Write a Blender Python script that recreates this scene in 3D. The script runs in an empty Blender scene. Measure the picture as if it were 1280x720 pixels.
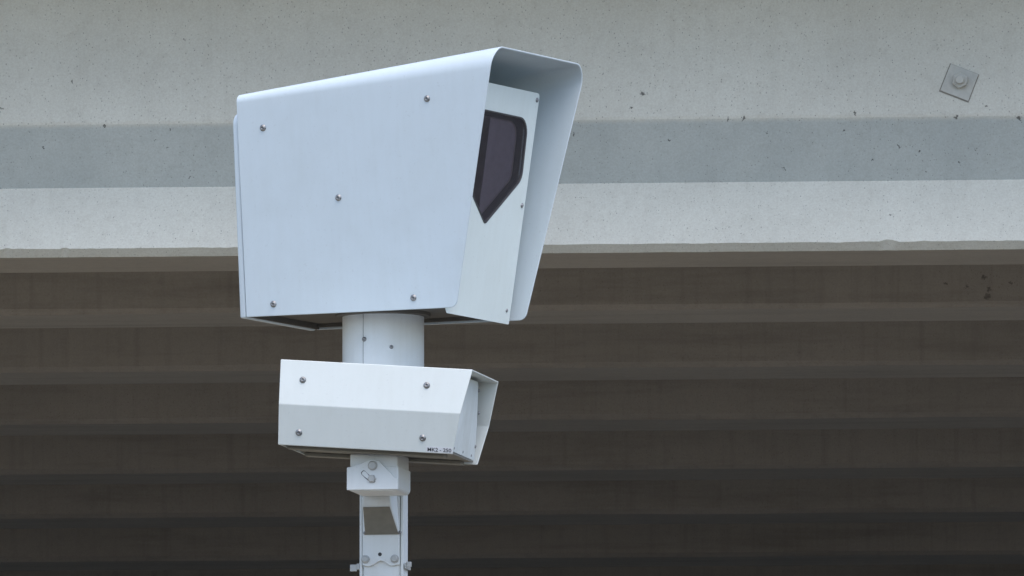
import bpy, bmesh, math, random
from mathutils import Vector, Matrix, noise
R = math.radians
random.seed(7)
scene = bpy.context.scene
COL = scene.collection

# ------------------------------------------------------------------ camera
cam_d = bpy.data.cameras.new('camera')
cam_d.sensor_width = 36.0
cam_d.lens = 36.0 * 19260.0 / 1280.0
cam_d.clip_start = 0.5
cam_d.clip_end = 3000.0
cam = bpy.data.objects.new('camera', cam_d)
COL.objects.link(cam)
cam.location = (0, 0, 1.6)
cam.rotation_euler = (R(90) + math.atan(1855 / 19260.0), 0, 0)
scene.camera = cam

# ------------------------------------------------------------------ sky, sun, exposure
SUN_EL, SUN_AZ = R(66), R(158)          # azimuth from +Y towards +X
world = bpy.data.worlds.new('World')
scene.world = world
world.use_nodes = True
wn = world.node_tree.nodes
wn.clear()
sky = wn.new('ShaderNodeTexSky')
sky.sky_type = 'NISHITA'
sky.sun_disc = False
sky.sun_elevation = SUN_EL
sky.sun_rotation = SUN_AZ
sky.air_density = 1.0
sky.dust_density = 2.0
sky.ozone_density = 1.0
bgn = wn.new('ShaderNodeBackground')
bgn.inputs['Strength'].default_value = 0.13
won = wn.new('ShaderNodeOutputWorld')
world.node_tree.links.new(sky.outputs[0], bgn.inputs[0])
world.node_tree.links.new(bgn.outputs[0], won.inputs[0])

sun_d = bpy.data.lights.new('sun', 'SUN')
sun_d.energy = 0.7
sun_d.angle = R(70)
sun_d.color = (1.0, 0.95, 0.88)
sun = bpy.data.objects.new('sun', sun_d)
COL.objects.link(sun)
sdir = Vector((math.sin(SUN_AZ) * math.cos(SUN_EL), math.cos(SUN_AZ) * math.cos(SUN_EL), math.sin(SUN_EL)))
sun.rotation_euler = sdir.to_track_quat('Z', 'Y').to_euler()
sun.location = sdir * 60

vs = scene.view_settings
vs.view_transform = 'Standard'
vs.look = 'None'
vs.gamma = 1.0
vs.use_curve_mapping = False
vs.exposure = 1.25
scene.cycles.max_bounces = 12
scene.cycles.diffuse_bounces = 8

# ------------------------------------------------------------------ helpers
def link_obj(name, me, mat=None, parent=None, loc=(0, 0, 0), rot=(0, 0, 0), smooth=False):
    o = bpy.data.objects.new(name, me)
    COL.objects.link(o)
    if mat and not me.materials:
        me.materials.append(mat)
    if parent:
        o.parent = parent
    o.location = loc
    o.rotation_euler = rot
    if smooth:
        for p in me.polygons:
            p.use_smooth = True
    return o

def obj(name, bm, mat, parent=None, loc=(0, 0, 0), rot=(0, 0, 0), smooth=False, fix=True):
    if fix:
        bmesh.ops.recalc_face_normals(bm, faces=bm.faces[:])
    me = bpy.data.meshes.new(name)
    bm.to_mesh(me)
    bm.free()
    return link_obj(name, me, mat, parent, loc, rot, smooth)

def empty(name, label, cat, loc=(0, 0, 0), rot=(0, 0, 0), group=None):
    o = bpy.data.objects.new(name, None)
    COL.objects.link(o)
    o.empty_display_size = 0.2
    o.location = loc
    o.rotation_euler = rot
    o['label'] = label
    o['category'] = cat
    if group:
        o['group'] = group
    return o

def bev(o, w, seg=2, ang=35):
    m = o.modifiers.new('bevel', 'BEVEL')
    m.width = w
    m.segments = seg
    m.limit_method = 'ANGLE'
    m.angle_limit = R(ang)
    m.harden_normals = False
    return o

def smooth_angle(o, ang=35):
    me = o.data
    for p in me.polygons:
        p.use_smooth = True
    bm = bmesh.new(); bm.from_mesh(me)
    for e in bm.edges:
        if len(e.link_faces) == 2 and e.calc_face_angle(0) > R(ang):
            e.smooth = False
    bm.to_mesh(me); bm.free()
    return o

def box(bm, x0, x1, y0, y1, z0, z1):
    v = [bm.verts.new(c) for c in ((x0, y0, z0), (x1, y0, z0), (x1, y1, z0), (x0, y1, z0),
                                   (x0, y0, z1), (x1, y0, z1), (x1, y1, z1), (x0, y1, z1))]
    for f in ((0, 3, 2, 1), (4, 5, 6, 7), (0, 1, 5, 4), (1, 2, 6, 5), (2, 3, 7, 6), (3, 0, 4, 7)):
        bm.faces.new([v[i] for i in f])

def prism(bm, loop_a, loop_b):
    """closed solid between two loops of equal length"""
    a = [bm.verts.new(c) for c in loop_a]
    b = [bm.verts.new(c) for c in loop_b]
    n = len(a)
    bm.faces.new(a[::-1]); bm.faces.new(b)
    for i in range(n):
        j = (i + 1) % n
        bm.faces.new((a[i], a[j], b[j], b[i]))

def rounded(poly, radii, seg=5):
    """2D polygon with rounded corners; radii per corner"""
    out = []
    n = len(poly)
    for i in range(n):
        p0, p1, p2 = Vector(poly[i - 1]), Vector(poly[i]), Vector(poly[(i + 1) % n])
        r = radii[i] if isinstance(radii, (list, tuple)) else radii
        if r <= 0:
            out.append(tuple(p1)); continue
        d0 = (p0 - p1).normalized(); d2 = (p2 - p1).normalized()
        half = d0.angle(d2) / 2
        t = r / math.tan(half)
        a = p1 + d0 * t; b = p1 + d2 * t
        c = p1 + (d0 + d2).normalized() * (r / math.sin(half))
        va, vb = a - c, b - c
        tot = va.angle(vb)
        s = 1 if va.x * vb.y - va.y * vb.x > 0 else -1
        for k in range(seg + 1):
            th = s * tot * k / seg
            out.append((c.x + va.x * math.cos(th) - va.y * math.sin(th), c.y + va.x * math.sin(th) + va.y * math.cos(th)))
    return out

def lathe(bm, prof, seg=24, cap=True):
    """profile of (r, z) about the z axis"""
    rings = []
    for r, z in prof:
        rings.append([bm.verts.new((r * math.cos(2 * math.pi * k / seg), r * math.sin(2 * math.pi * k / seg), z)) for k in range(seg)])
    for a, b in zip(rings, rings[1:]):
        for k in range(seg):
            j = (k + 1) % seg
            bm.faces.new((a[k], a[j], b[j], b[k]))
    if cap:
        bm.faces.new(rings[0][::-1]); bm.faces.new(rings[-1])

# ------------------------------------------------------------------ materials
def new_mat(name):
    m = bpy.data.materials.new(name)
    m.use_nodes = True
    nt = m.node_tree
    return m, nt, nt.nodes['Principled BSDF'], nt.links

def N(nt, typ, **kw):
    n = nt.nodes.new(typ)
    for k, v in kw.items():
        if k.startswith('i_'):
            n.inputs[k[2:].replace('_', ' ')].default_value = v
        else:
            setattr(n, k, v)
    return n

def mixcol(nt, fac, a, b, blend='MIX'):
    n = nt.nodes.new('ShaderNodeMix')
    n.data_type = 'RGBA'
    n.blend_type = blend
    for idx, val in ((0, fac), (6, a), (7, b)):
        if hasattr(val, 'is_output'):
            nt.links.new(val, n.inputs[idx])
        elif idx == 0:
            n.inputs[0].default_value = val
        else:
            n.inputs[idx].default_value = (*val[:3], 1)
    return n.outputs[2]

def ramp(nt, src, p0, p1, c0=(0, 0, 0), c1=(1, 1, 1)):
    r = nt.nodes.new('ShaderNodeValToRGB')
    r.color_ramp.elements[0].position = p0
    r.color_ramp.elements[1].position = p1
    r.color_ramp.elements[0].color = (*c0, 1)
    r.color_ramp.elements[1].color = (*c1, 1)
    nt.links.new(src, r.inputs[0])
    return r.outputs[0]

def math_n(nt, op, a, b=None):
    n = nt.nodes.new('ShaderNodeMath'); n.operation = op
    for i, v in enumerate((a, b)):
        if v is None: continue
        if hasattr(v, 'is_output'): nt.links.new(v, n.inputs[i])
        else: n.inputs[i].default_value = v
    return n.outputs[0]

def paint(name, col, rough=0.38, dirt=0.12, streak=0.05):
    m, nt, p, L = new_mat(name)
    tc = N(nt, 'ShaderNodeTexCoord')
    n1 = N(nt, 'ShaderNodeTexNoise'); n1.inputs['Scale'].default_value = 7; n1.inputs['Detail'].default_value = 6; n1.inputs['Roughness'].default_value = 0.65
    L.new(tc.outputs['Object'], n1.inputs['Vector'])
    mp = N(nt, 'ShaderNodeMapping'); mp.inputs['Scale'].default_value = (60, 60, 3)
    L.new(tc.outputs['Object'], mp.inputs['Vector'])
    n2 = N(nt, 'ShaderNodeTexNoise'); n2.inputs['Scale'].default_value = 1; n2.inputs['Detail'].default_value = 4
    L.new(mp.outputs[0], n2.inputs['Vector'])
    n3 = N(nt, 'ShaderNodeTexNoise'); n3.inputs['Scale'].default_value = 130; n3.inputs['Detail'].default_value = 2
    L.new(tc.outputs['Object'], n3.inputs['Vector'])
    dcol = tuple(c * k for c, k in zip(col, (0.72, 0.70, 0.64)))
    f1 = ramp(nt, n1.outputs[0], 0.45, 0.75)
    f1 = math_n(nt, 'MULTIPLY', f1, dirt * 2)
    c = mixcol(nt, f1, col, dcol)
    f2 = math_n(nt, 'MULTIPLY', ramp(nt, n2.outputs[0], 0.4, 0.8), streak * 2)
    c = mixcol(nt, f2, c, dcol)
    f3 = math_n(nt, 'MULTIPLY', ramp(nt, n3.outputs[0], 0.66, 0.74), 0.10)
    c = mixcol(nt, f3, c, (0.2, 0.19, 0.17))
    L.new(c, p.inputs['Base Color'])
    rr = nt.nodes.new('ShaderNodeMapRange'); rr.inputs[3].default_value = rough - 0.06; rr.inputs[4].default_value = rough + 0.12
    L.new(n1.outputs[0], rr.inputs[0]); L.new(rr.outputs[0], p.inputs['Roughness'])
    b = N(nt, 'ShaderNodeBump'); b.inputs['Strength'].default_value = 0.05; b.inputs['Distance'].default_value = 0.002
    L.new(n3.outputs[0], b.inputs['Height']); L.new(b.outputs[0], p.inputs['Normal'])
    return m

def simple(name, col, rough=0.5, metal=0.0, var=0.25, scale=40):
    m, nt, p, L = new_mat(name)
    tc = N(nt, 'ShaderNodeTexCoord')
    n1 = N(nt, 'ShaderNodeTexNoise'); n1.inputs['Scale'].default_value = scale; n1.inputs['Detail'].default_value = 5
    L.new(tc.outputs['Object'], n1.inputs['Vector'])
    c = mixcol(nt, n1.outputs[0], tuple(x * (1 - var) for x in col), tuple(min(1, x * (1 + var)) for x in col))
    L.new(c, p.inputs['Base Color'])
    p.inputs['Roughness'].default_value = rough
    p.inputs['Metallic'].default_value = metal
    return m

# spots of broken-out surface on the outer girder: (along, height, radius in mm)
SPOTS = [(-1.443, 7.104, 5), (-1.456, 7.101, 2.5), (-1.68, 7.019, 5), (-1.337, 6.961, 4), (-1.542, 6.891, 5), (-1.126, 6.945, 3),
 (-1.137, 6.89, 3), (-1.066, 6.795, 4), (-1.077, 7.242, 4), (-1.253, 6.876, 2.5), (-1.174, 6.912, 2.5), (0.427, 7.049, 7),
 (0.39, 7.005, 6), (0.296, 7.116, 3.5), (0.707, 6.962, 6), (0.756, 6.965, 6), (0.511, 6.899, 5), (0.199, 6.92, 3.5),
 (0.832, 6.922, 3.5), (0.882, 6.806, 4.5), (0.505, 7.001, 2.5), (1.122, 6.977, 6), (1.263, 6.873, 4), (1.451, 6.963, 6),
 (1.657, 6.959, 8), (1.174, 6.832, 3), (1.346, 6.792, 4), (1.234, 6.649, 4), (1.328, 6.857, 4), (1.083, 6.922, 4),
 (1.55, 6.994, 4), (1.508, 6.858, 3), (1.456, 6.819, 3.5), (0.846, 7.297, 3)]

def concrete(name, col, warm, spots=False, streaks=0.25, holes=1.0, stain=0.3, band=None):
    m, nt, p, L = new_mat(name)
    tc = N(nt, 'ShaderNodeTexCoord')
    P0 = tc.outputs['Object']
    oi = N(nt, 'ShaderNodeObjectInfo')
    cx = N(nt, 'ShaderNodeCombineXYZ')
    L.new(math_n(nt, 'MULTIPLY', oi.outputs['Random'], 61.0), cx.inputs[0])
    L.new(math_n(nt, 'MULTIPLY', oi.outputs['Random'], 17.0), cx.inputs[1])
    pa = N(nt, 'ShaderNodeVectorMath', operation='ADD')
    L.new(P0, pa.inputs[0]); L.new(cx.outputs[0], pa.inputs[1])
    P = pa.outputs[0]
    def noise_tex(scale, detail=5, rough=0.6, mapping=None):
        n = N(nt, 'ShaderNodeTexNoise')
        n.inputs['Scale'].default_value = scale; n.inputs['Detail'].default_value = detail; n.inputs['Roughness'].default_value = rough
        if mapping:
            mp = N(nt, 'ShaderNodeMapping'); mp.inputs['Scale'].default_value = mapping
            L.new(P, mp.inputs['Vector']); L.new(mp.outputs[0], n.inputs['Vector'])
        else:
            L.new(P, n.inputs['Vector'])
        return n.outputs[0]
    cloud = noise_tex(2.2, 6, 0.65)
    c = mixcol(nt, ramp(nt, cloud, 0.3, 0.7), tuple(x * 0.93 for x in col), tuple(x * 1.05 for x in col))
    grain = noise_tex(160, 3, 0.7)
    c = mixcol(nt, math_n(nt, 'MULTIPLY', ramp(nt, grain, 0.35, 0.7), 0.30), c, warm)
    mott = noise_tex(28, 4, 0.6)
    c = mixcol(nt, math_n(nt, 'MULTIPLY', ramp(nt, mott, 0.5, 0.8), 0.14), c, tuple(x * 0.7 for x in warm))
    st = noise_tex(1, 4, 0.6, (26, 26, 0.9))
    c = mixcol(nt, math_n(nt, 'MULTIPLY', ramp(nt, st, 0.52, 0.78), streaks), c, tuple(x * 0.6 for x in warm))
    hs = noise_tex(1, 4, 0.7, (0.8, 9, 9))
    c = mixcol(nt, math_n(nt, 'MULTIPLY', ramp(nt, hs, 0.5, 0.75), stain), c, tuple(x * 0.55 for x in warm))
    # bug holes, two sizes, most cells left empty
    mask = None
    for sc_, rad, keep in ((95, 0.20, 0.62), (38, 0.085, 0.72), (150, 0.24, 0.7)):
        v = N(nt, 'ShaderNodeTexVoronoi'); v.inputs['Scale'].default_value = sc_
        mp = N(nt, 'ShaderNodeMapping'); mp.inputs['Scale'].default_value = (1, 1, 0.72)
        L.new(P, mp.inputs['Vector']); L.new(mp.outputs[0], v.inputs['Vector'])
        inside = ramp(nt, v.outputs['Distance'], rad * 0.55, rad, (1, 1, 1), (0, 0, 0))
        sx = N(nt, 'ShaderNodeSeparateColor'); L.new(v.outputs['Color'], sx.inputs[0])
        k = math_n(nt, 'GREATER_THAN', sx.outputs[0], keep)
        mm = math_n(nt, 'MULTIPLY', inside, k)
        mm = math_n(nt, 'MULTIPLY', mm, sx.outputs[1])
        mask = mm if mask is None else math_n(nt, 'MAXIMUM', mask, mm)
    mask = math_n(nt, 'MULTIPLY', mask, 0.55 * holes)
    if spots:
        nz = N(nt, 'ShaderNodeTexNoise'); nz.inputs['Scale'].default_value = 110; nz.inputs['Detail'].default_value = 3
        L.new(P, nz.inputs['Vector'])
        sub = N(nt, 'ShaderNodeVectorMath', operation='SUBTRACT'); sub.inputs[1].default_value = (0.5, 0.5, 0.5)
        L.new(nz.outputs['Color'], sub.inputs[0])
        scl = N(nt, 'ShaderNodeVectorMath', operation='SCALE'); scl.inputs['Scale'].default_value = 0.03
        L.new(sub.outputs[0], scl.inputs[0])
        add = N(nt, 'ShaderNodeVectorMath', operation='ADD')
        L.new(P0, add.inputs[0]); L.new(scl.outputs[0], add.inputs[1])
        flat = N(nt, 'ShaderNodeVectorMath', operation='MULTIPLY'); flat.inputs[1].default_value = (1, 0, 1)
        L.new(add.outputs[0], flat.inputs[0])
        for x, z, r in spots:
            d = N(nt, 'ShaderNodeVectorMath', operation='DISTANCE'); d.inputs[1].default_value = (x, 0, z)
            L.new(flat.outputs[0], d.inputs[0])
            g = nt.nodes.new('ShaderNodeMapRange')
            g.inputs[1].default_value = r * 0.0005; g.inputs[2].default_value = r * 0.0011
            g.inputs[3].default_value = 0.8 if spots is SPOTS else 0.55; g.inputs[4].default_value = 0.0
            L.new(d.outputs['Value'], g.inputs[0])
            mask = math_n(nt, 'MAXIMUM', mask, g.outputs[0])
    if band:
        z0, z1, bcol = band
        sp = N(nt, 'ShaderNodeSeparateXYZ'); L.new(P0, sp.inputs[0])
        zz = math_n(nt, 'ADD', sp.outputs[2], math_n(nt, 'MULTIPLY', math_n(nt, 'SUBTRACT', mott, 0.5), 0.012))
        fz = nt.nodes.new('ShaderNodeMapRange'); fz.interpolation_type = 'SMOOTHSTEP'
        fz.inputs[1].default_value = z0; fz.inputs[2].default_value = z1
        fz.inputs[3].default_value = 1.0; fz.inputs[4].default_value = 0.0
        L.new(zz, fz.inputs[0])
        patchy = ramp(nt, cloud, 0.25, 0.75, (1, 1, 1), (0.85, 0.85, 0.85))
        c = mixcol(nt, math_n(nt, 'MULTIPLY', fz.outputs[0], patchy), c, bcol, 'MULTIPLY')  # multiplies the shade tint into the strip, fading out towards its top
    c = mixcol(nt, mask, c, (0.045, 0.042, 0.038))
    L.new(c, p.inputs['Base Color'])
    p.inputs['Roughness'].default_value = 0.85
    p.inputs['Specular IOR Level'].default_value = 0.25
    h = math_n(nt, 'SUBTRACT', math_n(nt, 'MULTIPLY', grain, 0.35), mask)
    b = N(nt, 'ShaderNodeBump'); b.inputs['Strength'].default_value = 0.35; b.inputs['Distance'].default_value = 0.004
    L.new(h, b.inputs['Height']); L.new(b.outputs[0], p.inputs['Normal'])
    return m

M = {}
M['cab'] = paint('cabinet_paint', (0.585, 0.655, 0.69), 0.38, 0.09, 0.05)
M['front'] = paint('housing_paint', (0.70, 0.765, 0.74), 0.4, 0.08, 0.06)
M['radar'] = paint('radar_paint', (0.64, 0.675, 0.65), 0.42, 0.07, 0.05)
M['radome'] = paint('radome_plastic', (0.66, 0.70, 0.69), 0.5, 0.25, 0.2)
M['pole'] = paint('pole_paint', (0.74, 0.76, 0.75), 0.4, 0.12, 0.1)
M['under'] = simple('underside_plate', (0.13, 0.12, 0.105), 0.8, 0.0)
M['under'].node_tree.nodes['Principled BSDF'].inputs['Specular IOR Level'].default_value = 0.15
M['sleeve'] = paint('sleeve_paint', (0.68, 0.71, 0.72), 0.4, 0.12, 0.1)
M['cover_shade'] = simple('cover_shade_grey', (0.20, 0.19, 0.16), 0.7, 0.0)  # dark tone imitates shade on the cable cover's downward face
M['floor'] = simple('box_floor', (0.22, 0.21, 0.18), 0.7, 0.0)
M['galv'] = simple('galvanised_steel', (0.46, 0.46, 0.44), 0.55, 0.35)
M['screw'] = simple('stainless_screw', (0.30, 0.30, 0.30), 0.42, 0.8)
M['recess'] = simple('dark_recess', (0.03, 0.03, 0.03), 0.6)
M['gasket'] = simple('rubber_gasket', (0.045, 0.042, 0.045), 0.5)
M['inside'] = simple('inner_shroud', (0.42, 0.36, 0.37), 0.45)
M['plate'] = simple('lens_plate_grey', (0.30, 0.27, 0.31), 0.5)
M['ink'] = simple('black_ink', (0.03, 0.03, 0.035), 0.6)
M['sticker'] = simple('label_film', (0.65, 0.66, 0.67), 0.4, 0, 0.03)
M['conc'] = concrete('precast_concrete', (0.64, 0.64, 0.575), (0.36, 0.31, 0.25), SPOTS, 0.06, 1.1, 0.0)
M['band'] = concrete('shade_band_concrete', (0.64, 0.64, 0.575), (0.36, 0.31, 0.25), SPOTS, 0.06, 1.1, 0.0, (6.948, 6.972, (0.70, 0.765, 0.83)))  # grey-blue tint on the recessed strip stands in for its shade
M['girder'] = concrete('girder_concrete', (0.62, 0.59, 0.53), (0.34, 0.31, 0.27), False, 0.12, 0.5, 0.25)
M['girder_side'] = concrete('shade_toned_girder_side', (0.43, 0.40, 0.355), (0.27, 0.24, 0.205), False, 0.25, 0.6, 0.4)  # webs toned darker than soffits in place of ground light from below
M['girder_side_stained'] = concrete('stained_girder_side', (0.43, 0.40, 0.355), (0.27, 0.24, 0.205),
    [(1.37, 6.60, 8), (1.43, 6.63, 9), (1.44, 6.565, 12), (1.445, 6.59, 8), (1.52, 6.61, 6), (1.30, 6.61, 6), (-1.05, 6.6, 5)], 0.25, 0.6, 0.4)  # dark stains on the same toned-down base
M['asphalt'] = simple('asphalt', (0.05, 0.05, 0.05), 0.9, 0, 0.3, 60)
M['dirt'] = simple('dry_ground', (0.31, 0.265, 0.185), 0.95, 0, 0.35, 3)
M['kerb'] = simple('kerb_concrete', (0.38, 0.37, 0.34), 0.85, 0, 0.15, 12)
M['white'] = simple('road_marking', (0.75, 0.75, 0.72), 0.7, 0, 0.1, 30)
M['bolt'] = simple('painted_bolt', (0.47, 0.47, 0.43), 0.7, 0, 0.15, 60)

gm, nt, p, L = new_mat('smoked_glass')
nt.nodes.remove(p)
tr = N(nt, 'ShaderNodeBsdfTransparent'); tr.inputs[0].default_value = (0.90, 0.86, 0.90, 1)
gl = N(nt, 'ShaderNodeBsdfGlossy'); gl.inputs['Roughness'].default_value = 0.06
fr = N(nt, 'ShaderNodeFresnel'); fr.inputs[0].default_value = 1.6
haze = N(nt, 'ShaderNodeBsdfDiffuse'); haze.inputs[0].default_value = (0.235, 0.22, 0.255, 1)
body = N(nt, 'ShaderNodeMixShader'); body.inputs[0].default_value = 0.12
L.new(tr.outputs[0], body.inputs[1]); L.new(haze.outputs[0], body.inputs[2])
mx = N(nt, 'ShaderNodeMixShader')
L.new(fr.outputs[0], mx.inputs[0]); L.new(body.outputs[0], mx.inputs[1]); L.new(gl.outputs[0], mx.inputs[2])
L.new(mx.outputs[0], nt.nodes['Material Output'].inputs[0])
M['glass'] = gm

# ------------------------------------------------------------------ ground, road
def structure(name, bm, mat):
    o = obj(name, bm, mat)
    o['kind'] = 'structure'
    return o

bm = bmesh.new()
vs_ = [bm.verts.new(c) for c in ((-900, -900, 0), (900, -900, 0), (900, 900, 0), (-900, 900, 0))]
bm.faces.new(vs_)
structure('ground', bm, M['dirt'])
bm = bmesh.new()
bm.faces.new([bm.verts.new(c) for c in ((1.2, -300, 0.004), (12.2, -300, 0.004), (12.2, 300, 0.004), (1.2, 300, 0.004))])
structure('road', bm, M['asphalt'])
bm = bmesh.new()  # unseen asphalt added to weaken ground bounce under the bridge
bm.faces.new([bm.verts.new(c) for c in ((-18, 49.5, 0.002), (1.0, 49.5, 0.002), (1.0, 180, 0.002), (-18, 180, 0.002))])
bm.faces.new([bm.verts.new(c) for c in ((12.4, 49.5, 0.002), (18, 49.5, 0.002), (18, 180, 0.002), (12.4, 180, 0.002))])
structure('added_dark_pavement', bm, M['asphalt'])
bm = bmesh.new()  # unseen asphalt added so the deeper girders get less ground light
bm.faces.new([bm.verts.new(c) for c in ((-90, -40, 0.002), (1.0, -40, 0.002), (1.0, 34, 0.002), (-90, 34, 0.002))])
bm.faces.new([bm.verts.new(c) for c in ((12.4, -40, 0.002), (90, -40, 0.002), (90, 34, 0.002), (12.4, 34, 0.002))])
structure('added_dark_street', bm, M['asphalt'])
bm = bmesh.new()
for k in range(-30, 31):
    y = k * 9.0
    bm.faces.new([bm.verts.new(c) for c in ((6.63, y, 0.008), (6.78, y, 0.008), (6.78, y + 3, 0.008), (6.63, y + 3, 0.008))])
for x in (1.5, 11.75):
    bm.faces.new([bm.verts.new(c) for c in ((x, -300, 0.008), (x + 0.15, -300, 0.008), (x + 0.15, 300, 0.008), (x, 300, 0.008))])
structure('road_markings', bm, M['white'])
for x in (1.0, 12.2):
    bm = bmesh.new(); box(bm, x, x + 0.2, -300, 300, -0.1, 0.13)
    structure('kerb', bm, M['kerb'])

# ------------------------------------------------------------------ the bridge
bridge = empty('road_bridge', 'long concrete bridge with speckled pale outer girder and dark ribbed underside, behind the camera pole', 'bridge',
               (0, 50, 0), (0, 0, R(-5.0)))
X0, X1 = -19.0, 19.0
ZS = 6.531                      # soffit

def girder_section(outer=False):
    """(y, z) outline, front side first"""
    if outer:
        return [(0.53, ZS), (0.026, ZS), (0.0, 6.557), (0.085, 6.765), (0.007, 6.954), (0.0018, 6.965), (0.0, 6.974), (0.0, 7.70), (0.53, 7.70)]
    return [(0.50, ZS), (0.022, ZS), (0.0, ZS + 0.018), (0.0, 7.70), (0.50, 7.70)]

def stations():
    xs = [X0]
    x = -2.2
    xs += [-12, -6]
    while x < 2.2:
        xs.append(x); x += 0.011
    return xs + [2.2, 6, 12, X1]

def make_girder(k, outer):
    sec = girder_section(outer)
    xs = stations() if outer else [X0, -9, -2.2] + [-2.2 + 0.05 * i for i in range(1, 89)] + [9, X1]
    bm = bmesh.new()
    rows = []
    rnd = random.Random(k)
    for x in xs:
        row = []
        for i, (y, z) in enumerate(sec):
            dy = dz = 0.0
            if outer and i in (1, 2):
                nse = noise.noise(Vector((x * 9, i * 5.0, 1))) * 0.0022 + noise.noise(Vector((x * 38, i * 7.0, 4))) * 0.0016
                big = noise.noise(Vector((x * 16, 2.0, 9)))
                if big > 0.42 and i == 2: nse += (big - 0.42) * 0.02
                if i == 2 and abs(x - 1.235) < 0.03: nse += 0.008 * (1 - abs(x - 1.235) / 0.03)
                dz = nse if i == 2 else nse * 0.35
            elif i in (1, 2):
                dz = noise.noise(Vector((x * 1.3, k * 3.1, i))) * 0.004
                dy = noise.noise(Vector((x * 1.1, k * 2.1, i + 7))) * 0.004
            row.append(bm.verts.new((x, y + dy, z + dz)))
        rows.append(row)
    n = len(sec)
    faces = []
    for a, b in zip(rows, rows[1:]):
        for i in range(n):
            j = (i + 1) % n
            f = bm.faces.new((a[i], b[i], b[j], a[j]))
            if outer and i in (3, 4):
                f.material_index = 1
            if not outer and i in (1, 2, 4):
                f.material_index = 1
            if outer and i in (0, 8, 7):
                f.material_index = 2
    bm.faces.new(rows[0]); bm.faces.new(rows[-1][::-1])
    return bm

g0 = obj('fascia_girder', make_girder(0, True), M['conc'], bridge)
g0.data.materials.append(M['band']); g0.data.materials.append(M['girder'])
g0['label'] = 'pale outer girder with a darker grey stripe'
NG, SP = 18, 2.13
for k in range(1, NG):
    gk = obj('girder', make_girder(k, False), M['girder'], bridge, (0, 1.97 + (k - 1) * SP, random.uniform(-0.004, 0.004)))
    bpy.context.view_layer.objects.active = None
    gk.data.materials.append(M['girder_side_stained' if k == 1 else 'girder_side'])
bm = bmesh.new(); box(bm, X0, X1, -0.8, NG * SP - 1.4 + 1.0, 7.703, 7.98)
obj('deck', bm, M['conc'], bridge)
for y in (-0.75, NG * SP - 0.75):
    bm = bmesh.new(); box(bm, X0, X1, y, y + 0.3, 7.983, 8.85)
    bev(obj('parapet', bm, M['conc'], bridge), 0.02)
for x in (X0, X1 - 1.2):
    bm = bmesh.new(); box(bm, x, x + 1.2, -0.5, NG * SP - 0.6, -0.3, ZS - 0.025)
    obj('abutment', bm, M['girder'], bridge)

# anchor plate with its bolt on the outer girder
ap = [(1.435, 7.137), (1.525, 7.101), (1.491, 7.014), (1.4, 7.050)]
bm = bmesh.new()
prism(bm, [(x, -0.005, z) for x, z in ap], [(x, 0.02, z) for x, z in ap])
plate = bev(obj('anchor_plate', bm, M['bolt'], bridge), 0.0015)
def grown(poly, d):
    cxm = sum(p[0] for p in poly) / len(poly); czm = sum(p[1] for p in poly) / len(poly)
    return [(cxm + (x - cxm) * (1 + d), czm + (z - czm) * (1 + d)) for x, z in poly]
bm = bmesh.new()  # slightly larger dark underlay, leaves a thin outline round the plate
prism(bm, [(x - 0.0012, -0.002, z - 0.0015) for x, z in grown(ap, 0.055)], [(x - 0.0012, 0.02, z - 0.0015) for x, z in grown(ap, 0.055)])
obj('dark_underlay', bm, M['floor'], plate)
bm = bmesh.new()
cx, cz = 1.4655, 7.0815
hexa = [(cx + 0.027 * math.cos(R(60 * k + 22)), cz + 0.027 * math.sin(R(60 * k + 22))) for k in range(6)]
prism(bm, [(x, -0.026, z) for x, z in hexa], [(x, -0.0052, z) for x, z in hexa])
nut = bev(obj('nut', bm, M['bolt'], plate), 0.003, 2)
bm = bmesh.new(); lathe(bm, [(0.014, 0), (0.014, 0.016), (0.012, 0.018)], 20)
obj('bolt_end', bm, M['bolt'], plate, (cx, -0.022, cz), (R(90), 0, 0))

# ------------------------------------------------------------------ screw meshes
def screw_mesh(r, name):
    """pan head along +Z with a socket and a thin washer"""
    bm = bmesh.new()
    lathe(bm, [(r * 1.0, -0.001), (r * 1.0, 0.0012), (r * 0.82, 0.0013), (r * 0.78, r * 0.35), (r * 0.6, r * 0.55), (r * 0.36, r * 0.62),
               (r * 0.34, r * 0.25)], 20, True)
    bmesh.ops.recalc_face_normals(bm, faces=bm.faces[:])
    me = bpy.data.meshes.new(name); bm.to_mesh(me); bm.free()
    for p in me.polygons: p.use_smooth = True
    me.materials.append(M['screw'])
    return me
SC = screw_mesh(0.0082, 'screw')
SC_S = screw_mesh(0.006, 'small_screw')
SC_T = screw_mesh(0.0048, 'tiny_screw')

def screw(parent, loc, normal, me=None, name='screw'):
    o = bpy.data.objects.new(name, me or SC)
    COL.objects.link(o)
    o.parent = parent
    q = Vector(normal).to_track_quat('Z', 'Y')
    o.rotation_euler = (q.to_matrix() @ Matrix.Rotation(random.uniform(0, 6), 3, 'Z')).to_euler()
    o.location = Vector(loc)
    return o

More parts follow.
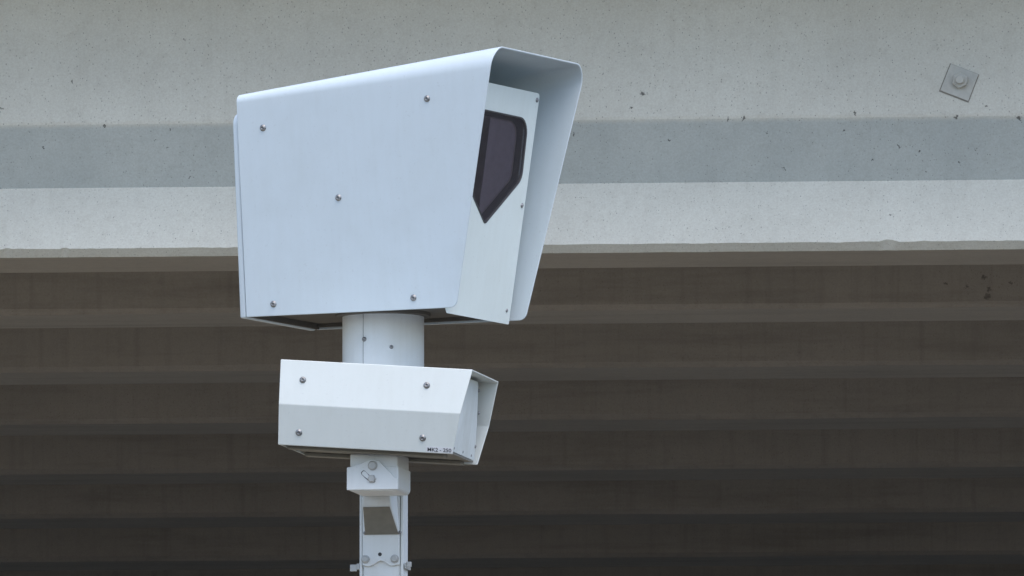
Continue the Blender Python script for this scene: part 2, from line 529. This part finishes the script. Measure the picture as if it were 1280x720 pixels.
# ------------------------------------------------------------------ the pole
PX, PY = -0.320, 38.0
YAW1 = R(-11)
pole = empty('camera_pole', 'pale grey steel pole with wide round top sleeve, carrying both white camera boxes', 'pole', (PX, PY, 0), (0, 0, YAW1))
bm = bmesh.new()
prof = rounded([(-0.0455, -0.025), (0.0505, -0.025), (0.0505, 0.025), (-0.0455, 0.025)], 0.006, 3)
prism(bm, [(x, y, 0.02) for x, y in prof], [(x, y, 5.12) for x, y in prof])
smooth_angle(obj('post', bm, M['pole'], pole), 40)
for s in (-1, 1):                                   # rolled edges of the post
    bm = bmesh.new(); 
    xa, xb = (-0.0525, -0.0458) if s < 0 else (0.0508, 0.058)
    box(bm, xa, xb, -0.029, 0.029, 0.02, 4.99)
    bev(obj('edge_strip', bm, M['pole'], pole), 0.002)
bm = bmesh.new(); box(bm, -0.17, 0.17, -0.17, 0.17, 0.0, 0.02)
bev(obj('base_plate', bm, M['galv'], pole), 0.003)
for sx in (-1, 1):
    for sy in (-1, 1):
        bm = bmesh.new(); lathe(bm, [(0.02, 0), (0.02, 0.018), (0.011, 0.019), (0.011, 0.04)], 6)
        obj('anchor_bolt', bm, M['galv'], pole, (0.13 * sx, 0.13 * sy, 0.02))
bm = bmesh.new()
lathe(bm, [(0.0985, 4.995), (0.1, 4.998), (0.1, 5.2)], 64)
sl = smooth_angle(obj('sleeve', bm, M['sleeve'], pole), 40)
# wrapped cover sheet on the sleeve, its edge shows as a vertical seam
bm = bmesh.new()
a0, a1 = R(-90 + 11 - 27.5), R(150)
for (ra, rb) in ((0.1002, 0.1022),):
    prev = None
    n = 60
    for i in range(n + 1):
        a = a0 + (a1 - a0) * i / n
        ring = [bm.verts.new((r * math.cos(a), r * math.sin(a), z)) for r, z in ((ra, 5.0), (rb, 5.0), (rb, 5.195), (ra, 5.195))]
        if prev:
            for k in range(4):
                bm.faces.new((prev[k], ring[k], ring[(k + 1) % 4], prev[(k + 1) % 4]))
        else:
            bm.faces.new(ring)
        prev = ring
    bm.faces.new(prev[::-1])
wrap = smooth_angle(obj('sleeve_cover', bm, M['sleeve'], pole), 40)
bm = bmesh.new()
sa = [(0.1003, a0 - 0.013), (0.1003, a0 - 0.001), (0.1018, a0 - 0.001), (0.1018, a0 - 0.013)]
prism(bm, [(r * math.cos(a), r * math.sin(a), 5.0) for r, a in sa], [(r * math.cos(a), r * math.sin(a), 5.195) for r, a in sa])
obj('seam_seal', bm, M['recess'], wrap)
def on_sleeve(dx, z, me):
    """dx: sideways offset as seen from straight ahead of the post"""
    a = math.asin(dx / 0.1022) - R(90) + R(11)
    nrm = (math.cos(a), math.sin(a), 0)
    screw(wrap, (nrm[0] * 0.1022, nrm[1] * 0.1022, z), nrm, me)
on_sleeve(-0.045, 5.124, SC_S)
on_sleeve(0.022, 5.104, SC_T)

# front plate with bolts, hole and a wavy lower edge
def zpix(y, yd=37.97):          # height of a feature on the post front
    return 1.6 + yd * math.tan(math.atan(1855 / 19260.0) - math.atan((y - 360) / 19260.0))
zt, zl = zpix(621), zpix(706)
out = [(-0.044, zt), (-0.044, zl)]
for i in range(15):
    x = -0.044 + 0.093 * i / 14
    hump = 0.010 * math.exp(-((x - 0.003) / 0.016) ** 2) - 0.004 * math.exp(-((abs(x) - 0.028) / 0.012) ** 2)
    out.append((x, zl + hump))
out += [(0.049, zt)]
out = [out[0]] + out[2:]
bm = bmesh.new()
prism(bm, [(x, -0.0335, z) for x, z in out], [(x, -0.0252, z) for x, z in out])
mp = bev(obj('mounting_plate', bm, M['pole'], pole), 0.0012)
for x in (-0.0365, 0.0375):
    bm = bmesh.new(); lathe(bm, [(0.0108, 0), (0.0108, 0.0018), (0.0085, 0.002), (0.0085, 0.006), (0.0065, 0.0078)], 18)
    smooth_angle(obj('plate_bolt', bm, M['galv'], mp, (x, -0.0335, zpix(699)), (R(90), 0, 0)), 40)
bm = bmesh.new(); lathe(bm, [(0.0048, 0), (0.0048, 0.0006)], 16)
obj('bolt_hole', bm, M['recess'], mp, (0.0, -0.0332, zpix(693)), (R(90), 0, 0))

# small cable entry cover: front cap above a face that slopes back under it
zc0, zc1, zc2 = zpix(619), zpix(635.5), zpix(668)
D = 0.062
bm = bmesh.new()
lt = [(-0.0385, -0.0338, zc0), (0.0385, -0.0338, zc0), (0.044, -0.0338, zc2), (-0.0445, -0.0338, zc2)]
ft = [(-0.038, -0.0338 - D, zc0 - 0.006), (0.034, -0.0338 - D, zc0 - 0.006), (0.034, -0.0338 - D, zc1), (-0.038, -0.0338 - D, zc1)]
a = [bm.verts.new(c) for c in lt]; b = [bm.verts.new(c) for c in ft]
b2 = bm.verts
bm.faces.new((a[0], a[1], b[1], b[0]))
bm.faces.new((b[0], b[1], b[2], b[3]))
bm.faces.new((b[3], b[2], a[2], a[3]))
bm.faces.new((a[1], a[2], b[2], b[1])); bm.faces.new((a[3], a[0], b[0], b[3]))
bm.faces.new((a[3], a[2], a[1], a[0]))
bmesh.ops.translate(bm, verts=bm.verts[:], vec=(0.0055, 0, 0))
cc = bev(obj('cable_cover', bm, M['pole'], pole), 0.004, 3)
bm = bmesh.new()
q = []
for x, y, z in ((-0.0355, -0.0338 - D + 0.001, zc1 - 0.0015), (0.0315, -0.0338 - D + 0.001, zc1 - 0.0015), (0.0415, -0.0350, zc2 + 0.0005), (-0.042, -0.0350, zc2 + 0.0005)):
    q.append((x, y, z))
prism(bm, q, [(x, y - 0.0016, z - 0.0012) for x, y, z in q])  # thin dark sheet over the sloping face, its shade put into colour
bmesh.ops.translate(bm, verts=bm.verts[:], vec=(0.0055, 0, 0))
obj('cover_shade_face', bm, M['cover_shade'], cc)
for x in (-0.037, 0.050):
    screw(cc, (x, -0.0345, zc2 + 0.004), (0, -1, 0.0), SC_T)
# band clamp round the post with two ears
zb = zpix(707)
bm = bmesh.new()
for (x0, x1, y0, y1) in ((-0.0595, 0.0645, 0.0292, 0.0312), (-0.0595, -0.0527, -0.029, 0.0292), (0.0612, 0.0645, -0.029, 0.0292)):
    box(bm, x0, x1, y0, y1, zb - 0.008, zb + 0.006)
cl = obj('strap', bm, M['galv'], pole)
bm = bmesh.new(); box(bm, -0.077, -0.0597, -0.027, -0.0235, zb - 0.013, zb + 0.004); bev(obj('strap_ear', bm, M['galv'], cl), 0.001)
bm = bmesh.new(); box(bm, 0.0647, 0.078, -0.027, -0.0235, zb - 0.004, zb + 0.009); bev(obj('strap_ear', bm, M['galv'], cl), 0.001)

# ------------------------------------------------------------------ the upper camera cabinet
YAW2 = R(-26.5)
ZB = 5.183
cab = empty('speed_camera_cabinet', 'large white speed camera cabinet with deep hood and dark window, topmost on the pole', 'speed camera',
            (PX, PY, 0), (0, 0, YAW2))
def hw(z): return 0.192 + (z - ZB) * 0.106           # half width of the shell
def ub(z): return -0.281
def uf(z):
    u = 0.300 + (z - ZB) * 0.214
    h = z - ZB
    r = 0.016
    if h < r: u -= r - math.sqrt(max(0, r * r - (r - h) ** 2))
    return u
def zroof(u): return 5.732 + (u + 0.281) * 0.122

def hood_path(off=0.0):
    """list of (v, z offset mode) from near bottom over the roof to far bottom, for a given u the roof height varies"""
    pts = []
    for h in (0, 0.0015, 0.004, 0.008, 0.012, 0.016, 0.05, 0.1, 0.15, 0.2, 0.25, 0.3, 0.35, 0.4): pts.append(('s', h))
    for k in range(13): pts.append(('c', k / 12))
    return pts
def hood_point(kind, val, side, t, inset):
    r = 0.020 + 0.030 * t
    u = ub(5.5) + (uf(5.5) - ub(5.5)) * t
    for _ in range(6):
        zr = zroof(u)
        lean = math.atan(0.106)
        # arc centre: roof plane z=zr, side line
        if kind == 's':
            top = zr - r - 0.004
            z = ZB + val if val <= 0.016 else ZB + 0.016 + (top - ZB - 0.016) * ((val - 0.016) / 0.4)
            v = hw(z) - inset
        else:
            # corner between side and roof
            vt = hw(zr)
            half = (math.pi / 2 - lean) / 2     # interior angle is 90 - lean
            tl = r / math.tan(half)
            c_v = vt - tl; c_z = zr - r
            ang = -lean + (math.pi / 2 + lean) * val
            v = c_v + (r - inset) * math.cos(ang); z = c_z + (r - inset) * math.sin(ang)
        u = ub(z) + (uf(z) - ub(z)) * t
    return (u, side * v, z)
def hood_shell():
    bm = bmesh.new()
    ts = [i / 24 for i in range(25)]
    path = hood_path()
    full = [(k, v, -1) for k, v in path] + [('f', i / 5, 0) for i in range(1, 5)] + [(k, v, 1) for k, v in path[::-1]]
    def point(kind, val, side, t, inset):
        if kind != 'f': return hood_point(kind, val, side, t, inset)
        a = Vector(hood_point('c', 1.0, -1, t, inset)); b = Vector(hood_point('c', 1.0, 1, t, inset))
        return tuple(a.lerp(b, val))
    grids = []
    for inset in (0.0, 0.0045):
        grids.append([[bm.verts.new(point(k, v, s, t, inset)) for t in ts] for k, v, s in full])
    A, B = grids
    n, m_ = len(full), len(ts)
    for i in range(n - 1):
        for j in range(m_ - 1):
            bm.faces.new((A[i][j], A[i][j + 1], A[i + 1][j + 1], A[i + 1][j]))
            bm.faces.new((B[i][j], B[i + 1][j], B[i + 1][j + 1], B[i][j + 1]))
    for i in range(n - 1):
        for j in (0, m_ - 1):
            bm.faces.new((A[i][j], A[i + 1][j], B[i + 1][j], B[i][j]))
    for j in range(m_ - 1):
        for i in (0, n - 1):
            bm.faces.new((A[i][j], A[i][j + 1], B[i][j + 1], B[i][j]))
    return bm
hood = smooth_angle(obj('hood', hood_shell(), M['cab'], cab), 40)
bev(hood, 0.0014, 2, 50)
nside = Vector((0, -1, -0.106)).normalized()
for u, z in ((-0.21, 5.646), (0.247, 5.696), (-0.01, 5.465), (-0.204, 5.212), (0.184, 5.211)):
    screw(hood, Vector((u, -hw(z), z)), nside)

# inner housing: front face leans forward, with the window cut through it
UB, LN = 0.270, 0.140
ZT = 5.744
def fu(z): return UB + LN * (z - 5.18)
def vn(z): return -(hw(z) - 0.007)
def vf(z): return 0.160 + (z - 5.18) * 0.022
bm = bmesh.new()
ZL = 5.171
outer = [(vn(5.186) + 0.002, ZL), (vf(ZL), ZL), (vf(ZT), ZT), (vn(ZT), ZT)]
outer_r = rounded(outer, [0.002, 0.004, 0.01, 0.01], 3)
win = rounded([(-0.205, 5.678), (0.128, 5.678), (0.133, 5.527), (-0.038, 5.400), (-0.209, 5.527)], [0.045, 0.045, 0.04, 0.014, 0.04], 8)
ov = [bm.verts.new((fu(z), v, z)) for v, z in outer_r]
wv = [bm.verts.new((fu(z), v, z)) for v, z in win]
oe = [bm.edges.new((ov[i], ov[(i + 1) % len(ov)])) for i in range(len(ov))]
we = [bm.edges.new((wv[i], wv[(i + 1) % len(wv)])) for i in range(len(wv))]
bmesh.ops.triangle_fill(bm, use_beauty=True, use_dissolve=True, edges=oe + we)
# thickness at the window and the body behind
wb = [bm.verts.new((fu(z) - 0.006, v, z)) for v, z in win]
for i in range(len(wv)):
    j = (i + 1) % len(wv)
    bm.faces.new((wv[i], wv[j], wb[j], wb[i]))
md_ = [bm.verts.new((fu(z) - 0.012, v, max(z, 5.206))) for v, z in outer_r]
bk = [bm.verts.new((-0.27, max(-hw(z) + 0.008, min(v, 0.17)), z - 0.06 if z > 5.5 else 5.206)) for v, z in outer_r]
for i in range(len(ov)):
    j = (i + 1) % len(ov)
    bm.faces.new((ov[i], md_[i], md_[j], ov[j]))
    bm.faces.new((md_[i], bk[i], bk[j], md_[j]))
housing = obj('housing', bm, M['front'], cab)
# window: rubber frame, glass and the dark shroud behind it
def scaled(poly, d):
    """inset a 2D polygon towards its centroid by about d"""
    cxm = sum(p[0] for p in poly) / len(poly); czm = sum(p[1] for p in poly) / len(poly)
    out = []
    for x, z in poly:
        v = Vector((x - cxm, z - czm)); l = v.length
        out.append((cxm + v.x * (1 - d / l), czm + v.y * (1 - d / l)))
    return out
win_o = scaled(win, 0.0006)
win_i = scaled(win, 0.014)
bm = bmesh.new()
def loop(poly, off): return [bm.verts.new((fu(z) + off, v, z)) for v, z in poly]
l1, l2, l3, l4 = loop(win_o, 0.0012), loop(scaled(win, 0.006), 0.0012), loop(win_i, -0.022), loop(win_o, -0.022)
for a, b in ((l1, l2), (l2, l3), (l3, l4), (l4, l1)):
    for i in range(len(a)):
        j = (i + 1) % len(a)
        bm.faces.new((a[i], a[j], b[j], b[i]))
wframe = smooth_angle(obj('window', bm, M['gasket'], cab), 40)
bm = bmesh.new()
gi = scaled(win, 0.0062)
pane = bm.faces.new([bm.verts.new((fu(z) - 0.0015, v, z)) for v, z in gi])
pane.normal_update()
if pane.normal.x < 0: pane.normal_flip()
obj('glass', bm, M['glass'], wframe, fix=False)
bm = bmesh.new()
# shroud funnels back from the frame
f0 = [bm.verts.new((fu(z) - 0.0225, v, z)) for v, z in win_i]
f1 = [bm.verts.new((fu(z) - 0.13, v * 0.62 - 0.012, 5.55 + (z - 5.55) * 0.72)) for v, z in win_i]
for i in range(len(f0)):
    j = (i + 1) % len(f0)
    bm.faces.new((f0[i], f0[j], f1[j], f1[i]))
bm.faces.new(f1)
smooth_angle(obj('shroud', bm, M['inside'], wframe), 30)
# plate a few centimetres behind the glass
inner = [(v, z) for v, z in scaled(win, 0.037)]
bm = bmesh.new()
pl = [(max(v, -0.030), z) for v, z in scaled(win, 0.016)]
prism(bm, [(fu(z) - 0.0245, v, z) for v, z in pl], [(fu(z) - 0.0275, v, z) for v, z in pl])
obj('inner_plate', bm, M['plate'], wframe)
for v, z in ((0.160, 5.727), (0.150, 5.465), (0.139, 5.204)):
    screw(housing, (fu(z), v, z), (1, 0, -LN), SC_S if z > 5.3 else SC_T)

# base plate, dark, a little above the bottom edge
bm = bmesh.new()
prism(bm, [(-0.270, -0.186, 5.197), (0.255, -0.186, 5.197), (0.255, 0.186, 5.197), (-0.270, 0.186, 5.197)],
          [(-0.270, -0.1845, 5.203), (0.255, -0.1845, 5.203), (0.255, 0.1845, 5.203), (-0.270, 0.1845, 5.203)])
# ring opening is covered by the sleeve flange
obj('floor_plate', bm, M['under'], cab)
bm = bmesh.new(); lathe(bm, [(0.116, 5.187), (0.118, 5.189), (0.118, 5.1965)], 48)
smooth_angle(obj('flange', bm, M['under'], cab), 40)
bm = bmesh.new(); box(bm, -0.2795, -0.2715, -0.184, 0.184, 5.1835, 5.199)  # dark strip hides the lit inside of the door, painting shade there
obj('rear_shade_strip', bm, M['under'], cab)
for s in (-1, 1):
    bm = bmesh.new(); box(bm, -0.27, 0.25, s * 0.178 - 0.006, s * 0.178 + 0.006, 5.188, 5.1965)
    obj('stiffener', bm, M['under'], cab)

# rear door: shallow pan that stands out behind the shell
dz0, dz1 = 5.181, 5.690
dp = rounded([(-0.191, dz0), (0.191, dz0), (0.236, dz1), (-0.236, dz1)], [0.006, 0.006, 0.03, 0.03], 5)
bm = bmesh.new()
def du(z): return -0.2825
prism(bm, [(du(z) - 0.0005, v, z) for v, z in dp], [(du(z) - 0.019, v * 0.985, z) for v, z in dp])
dr = obj('rear_door', bm, M['cab'], cab)
bev(dr, 0.006, 4, 50)
smooth_angle(dr, 50)
bm = bmesh.new(); lathe(bm, [(0.014, 0), (0.014, 0.008), (0.011, 0.012), (0.006, 0.012)], 20)
smooth_angle(obj('lock', bm, M['screw'], dr, (-0.301, 0.15, 5.45), (0, R(-90), 0)), 40)

# ------------------------------------------------------------------ the lower radar box
radar = empty('radar_unit', 'small white six-sided box tilted nose down, fixed below the large cabinet', 'radar box',
              (-0.3345, 37.75, 4.9393), (0, 0, 0))
Rz = Matrix.Rotation(R(-11), 3, 'Z')
Ry = Matrix.Rotation(R(4), 3, 'Y')
radar.rotation_euler = (Rz @ Ry).to_euler()
HW, HT, HB = 0.1845, 0.166, 0.160
zT, zF, zBt = 0.0945, -0.0165, -0.115
def rb_u(z):
    """front edge of the shell at height z"""
    if z > zF: return 0.2495 + (0.269 - 0.2495) * (z - zF) / (zT - zF)
    return 0.232 + (0.2495 - 0.232) * (z - zBt) / (zF - zBt)
def rb_b(z):
    if z > zF: return -0.204 - 0.008 * (z - zF) / (zT - zF)
    return -0.205
def hexsec(ins):
    return [(-HB + ins * 1.1, zBt + (ins * 0)), (-HW + ins, zF), (-HT + ins * 0.8, zT - ins), (HT - ins * 0.8, zT - ins), (HW - ins, zF), (HB - ins * 1.1, zBt)]
bm = bmesh.new()
g = []
for ins in (0, 0.004):
    g.append([[bm.verts.new((rb_b(z) + (rb_u(z) - rb_b(z)) * t, v, z)) for t in (0, 0.5, 1)] for v, z in hexsec(ins)])
A, B = g
for i in range(5):
    for j in range(2):
        bm.faces.new((A[i][j], A[i][j + 1], A[i + 1][j + 1], A[i + 1][j]))
        bm.faces.new((B[i][j], B[i + 1][j], B[i + 1][j + 1], B[i][j + 1]))
    for j in (0, 2):
        bm.faces.new((A[i][j], A[i + 1][j], B[i + 1][j], B[i][j]))
for i in (0, 5):
    for j in range(2):
        bm.faces.new((A[i][j], A[i][j + 1], B[i][j + 1], B[i][j]))
shell = bev(obj('shell', bm, M['radar'], radar), 0.0016, 2, 15)
# back panel and floor panel
bm = bmesh.new()
hs = hexsec(0.005)
prism(bm, [(rb_b(z) + 0.004, v, z) for v, z in hs], [(rb_b(z) + 0.008, v, z) for v, z in hs])
obj('back_panel', bm, M['radar'], radar)
bm = bmesh.new()
prism(bm, [(-0.196, -0.139, zBt + 0.004), (0.224, -0.139, zBt + 0.004), (0.224, 0.139, zBt + 0.004), (-0.196, 0.139, zBt + 0.004)],
          [(-0.196, -0.14, zBt + 0.008), (0.224, -0.14, zBt + 0.008), (0.224, 0.14, zBt + 0.008), (-0.196, 0.14, zBt + 0.008)])
obj('floor_panel', bm, M['floor'], radar)
for s in (-1, 1):
    bm = bmesh.new(); box(bm, -0.19, 0.205, s * 0.105 - 0.02, s * 0.105 + 0.02, zBt - 0.006, zBt + 0.0035)
    bev(obj('bottom_rail', bm, M['floor'], radar), 0.002)
# recessed front panel, folded along a slanting line
bm = bmesh.new()
def fpt(v, z, du_): return bm.verts.new((rb_u(z) - du_, v, z))
i_ = 0.006
BL = fpt(-HB + i_, zBt + 0.009, 0.008); BR = fpt(HB - i_ - 0.008, zBt + 0.009, 0.008)
FL = fpt(-HW + i_, zF, 0.022); FR = fpt(HW - i_ - 0.03, zF, 0.024)
TL = fpt(-HT + i_, zT - 0.012, 0.042); TR = fpt(HT - i_ - 0.02, zT - 0.016, 0.042)
TM = bm.verts.new((rb_u(zT) - 0.030, 0.055, zT - 0.012))
for f in ((BL, FL, TL, TM, BR),):
    bmesh.ops.triangulate(bm, faces=[bm.faces.new(f)])
bm.faces.new((TM, TR, FR)); bm.faces.new((TM, FR, BR))
front = obj('front_panel', bm, M['radome'], radar)
md = front.modifiers.new('thickness', 'SOLIDIFY'); md.thickness = 0.003; md.offset = -1
for v, z, d in ((0.128, 0.066, 0.038), (0.141, 0.012, 0.027), (0.132, -0.072, 0.014)):
    screw(front, (rb_u(z) - d + 0.002, v, z), (1, 0.1, 0), SC_T)
for v in (-0.115, -0.005, 0.10):
    screw(front, (rb_u(zBt) - 0.0075, v, zBt + 0.018), (1, 0, -0.1), SC_T)
# screws on the near side
nu = Vector((0, -(zT - zF), (HW - HT))).normalized(); nl = Vector((0, -(zF - zBt), -(HW - HB))).normalized()
def vside(z): return -(HW + (HT - HW) * (z - zF) / (zT - zF)) if z > zF else -(HB + (HW - HB) * (z - zBt) / (zF - zBt))
for u, z in ((-0.151, 0.046), (0.159, 0.049)):
    screw(shell, (u, vside(z), z), nu, SC)
for u, z in ((-0.153, -0.083), (0.157, -0.080)):
    screw(shell, (u, vside(z), z), nl, SC)
# the printed number
ax = Vector((1, 0, 0)); az = nl.cross(ax) * -1
if az.z < 0: az = -az
rot = Matrix((ax, az, nl)).transposed()      # text x, y, normal
def side_pt(u, z, off): return Vector((u, vside(z), z)) + nl * off
bm = bmesh.new(); box(bm, 0, 0.066, -0.002, 0.0125, -0.0002, 0.0004)
lab = obj('number_label', bm, M['sticker'], shell, side_pt(0.166, -0.1115, 0.0), rot.to_euler())
cu = bpy.data.curves.new('lettering', 'FONT')
cu.body = 'MK2 - 250'
cu.size = 0.0128
cu.extrude = 0.0002
cu.offset = 0.0001
to = bpy.data.objects.new('lettering', cu)
COL.objects.link(to)
bpy.context.view_layer.update()
dg = bpy.context.evaluated_depsgraph_get()
tm = bpy.data.meshes.new_from_object(to.evaluated_get(dg))
bpy.data.objects.remove(to)
tm.name = 'lettering'
tm.materials.clear()
wmax = max(v.co.x for v in tm.vertices)
sx = 0.060 / wmax
for v in tm.vertices: v.co.x = v.co.x * sx
link_obj('lettering', tm, M['ink'], lab, (0.003, 0.0008, 0.0008))

# tilt bracket between the box and the post
bpy.context.view_layer.update()
TO_RADAR = radar.matrix_world.inverted() @ Matrix.Translation((PX - 0.008, 37.735, 0)) @ Matrix.Rotation(YAW1, 4, 'Z')
def zb_(y): return zpix(y, 37.66)
def to_radar(bm):
    bm.transform(TO_RADAR)
    return bm
W2 = 0.064
bm = bmesh.new()
pr = rounded([(-W2, zb_(613.5)), (W2, zb_(613.5)), (W2, zb_(583)), (-W2, zb_(583))], [0.012, 0.012, 0.0, 0.0], 4)
prism(bm, [(x, -0.070, z) for x, z in pr], [(x, 0.080, z) for x, z in pr])
clevis = obj('bracket', to_radar(bm), M['pole'], radar)
bev(clevis, 0.002)
bm = bmesh.new()
box(bm, -W2 + 0.006, W2 - 0.003, -0.066, 0.076, zb_(590), zb_(566))
saddle = bev(obj('saddle', to_radar(bm), M['pole'], radar), 0.004)
# cheek plate with the curved top edge
cz_ = lambda y: zb_(y)
prof = [(-W2, cz_(612)), (-W2, cz_(584)), (-0.052, cz_(583)), (-0.03, cz_(579.5)), (-0.012, cz_(575)), (0.004, cz_(574)), (0.016, cz_(576.5)), (0.03, cz_(583)), (0.045, cz_(591)), (0.055, cz_(597)), (W2, cz_(598)), (W2, cz_(612))]
bm = bmesh.new()
prism(bm, [(x, -0.0765, z) for x, z in prof], [(x, -0.0705, z) for x, z in prof])
cheek = bev(obj('cheek_plate', to_radar(bm), M['pole'], clevis), 0.001)
def cheek_bolt(x, y, r, nm):
    bm = bmesh.new()
    lathe(bm, [(r * 1.15, 0), (r * 1.15, 0.0016), (r, 0.0018), (r, 0.006), (r * 0.8, 0.0078)], 6 if nm == 'tilt_bolt' else 18)
    bm.transform(Matrix.Translation((x, -0.0766, zb_(y))) @ Matrix.Rotation(R(90), 4, 'X'))
    return smooth_angle(obj(nm, to_radar(bm), M['galv'], cheek), 30)
cheek_bolt(0.001, 582, 0.0105, 'pivot_bolt')
cheek_bolt(-0.001, 598.5, 0.0095, 'tilt_bolt')
bm = bmesh.new()
arc = []
for i in range(13):
    t = i / 12
    x = -0.0255 + 0.033 * t
    y = 589 + 11.5 * math.sin(t * math.pi / 2)
    arc.append((x, zb_(y)))
w = 0.0062
lo, hi = [], []
for i, (x, z) in enumerate(arc):
    x0, z0 = arc[max(0, i - 1)]; x1, z1 = arc[min(12, i + 1)]
    t = Vector((x1 - x0, z1 - z0)).normalized(); nrm = Vector((-t.y, t.x))
    e = w * (1 if 0 < i < 12 else 0.6)
    lo.append((x - nrm.x * e, z - nrm.y * e)); hi.append((x + nrm.x * e, z + nrm.y * e))
poly = lo + hi[::-1]
prism(bm, [(x, -0.0771, z) for x, z in poly], [(x, -0.0764, z) for x, z in poly])
obj('slot', to_radar(bm), M['recess'], cheek)
lo2 = scaled(poly, 0.0022)
bm = bmesh.new()
prism(bm, [(x, -0.0775, z) for x, z in lo2], [(x, -0.0769, z) for x, z in lo2])
obj('slot_face', to_radar(bm), M['pole'], cheek)
# arm back to the post
bm = bmesh.new()
box(bm, -0.07, 0.0, 0.0805, 0.214, zb_(609), zb_(588))
obj('bracket_arm', to_radar(bm), M['pole'], radar)
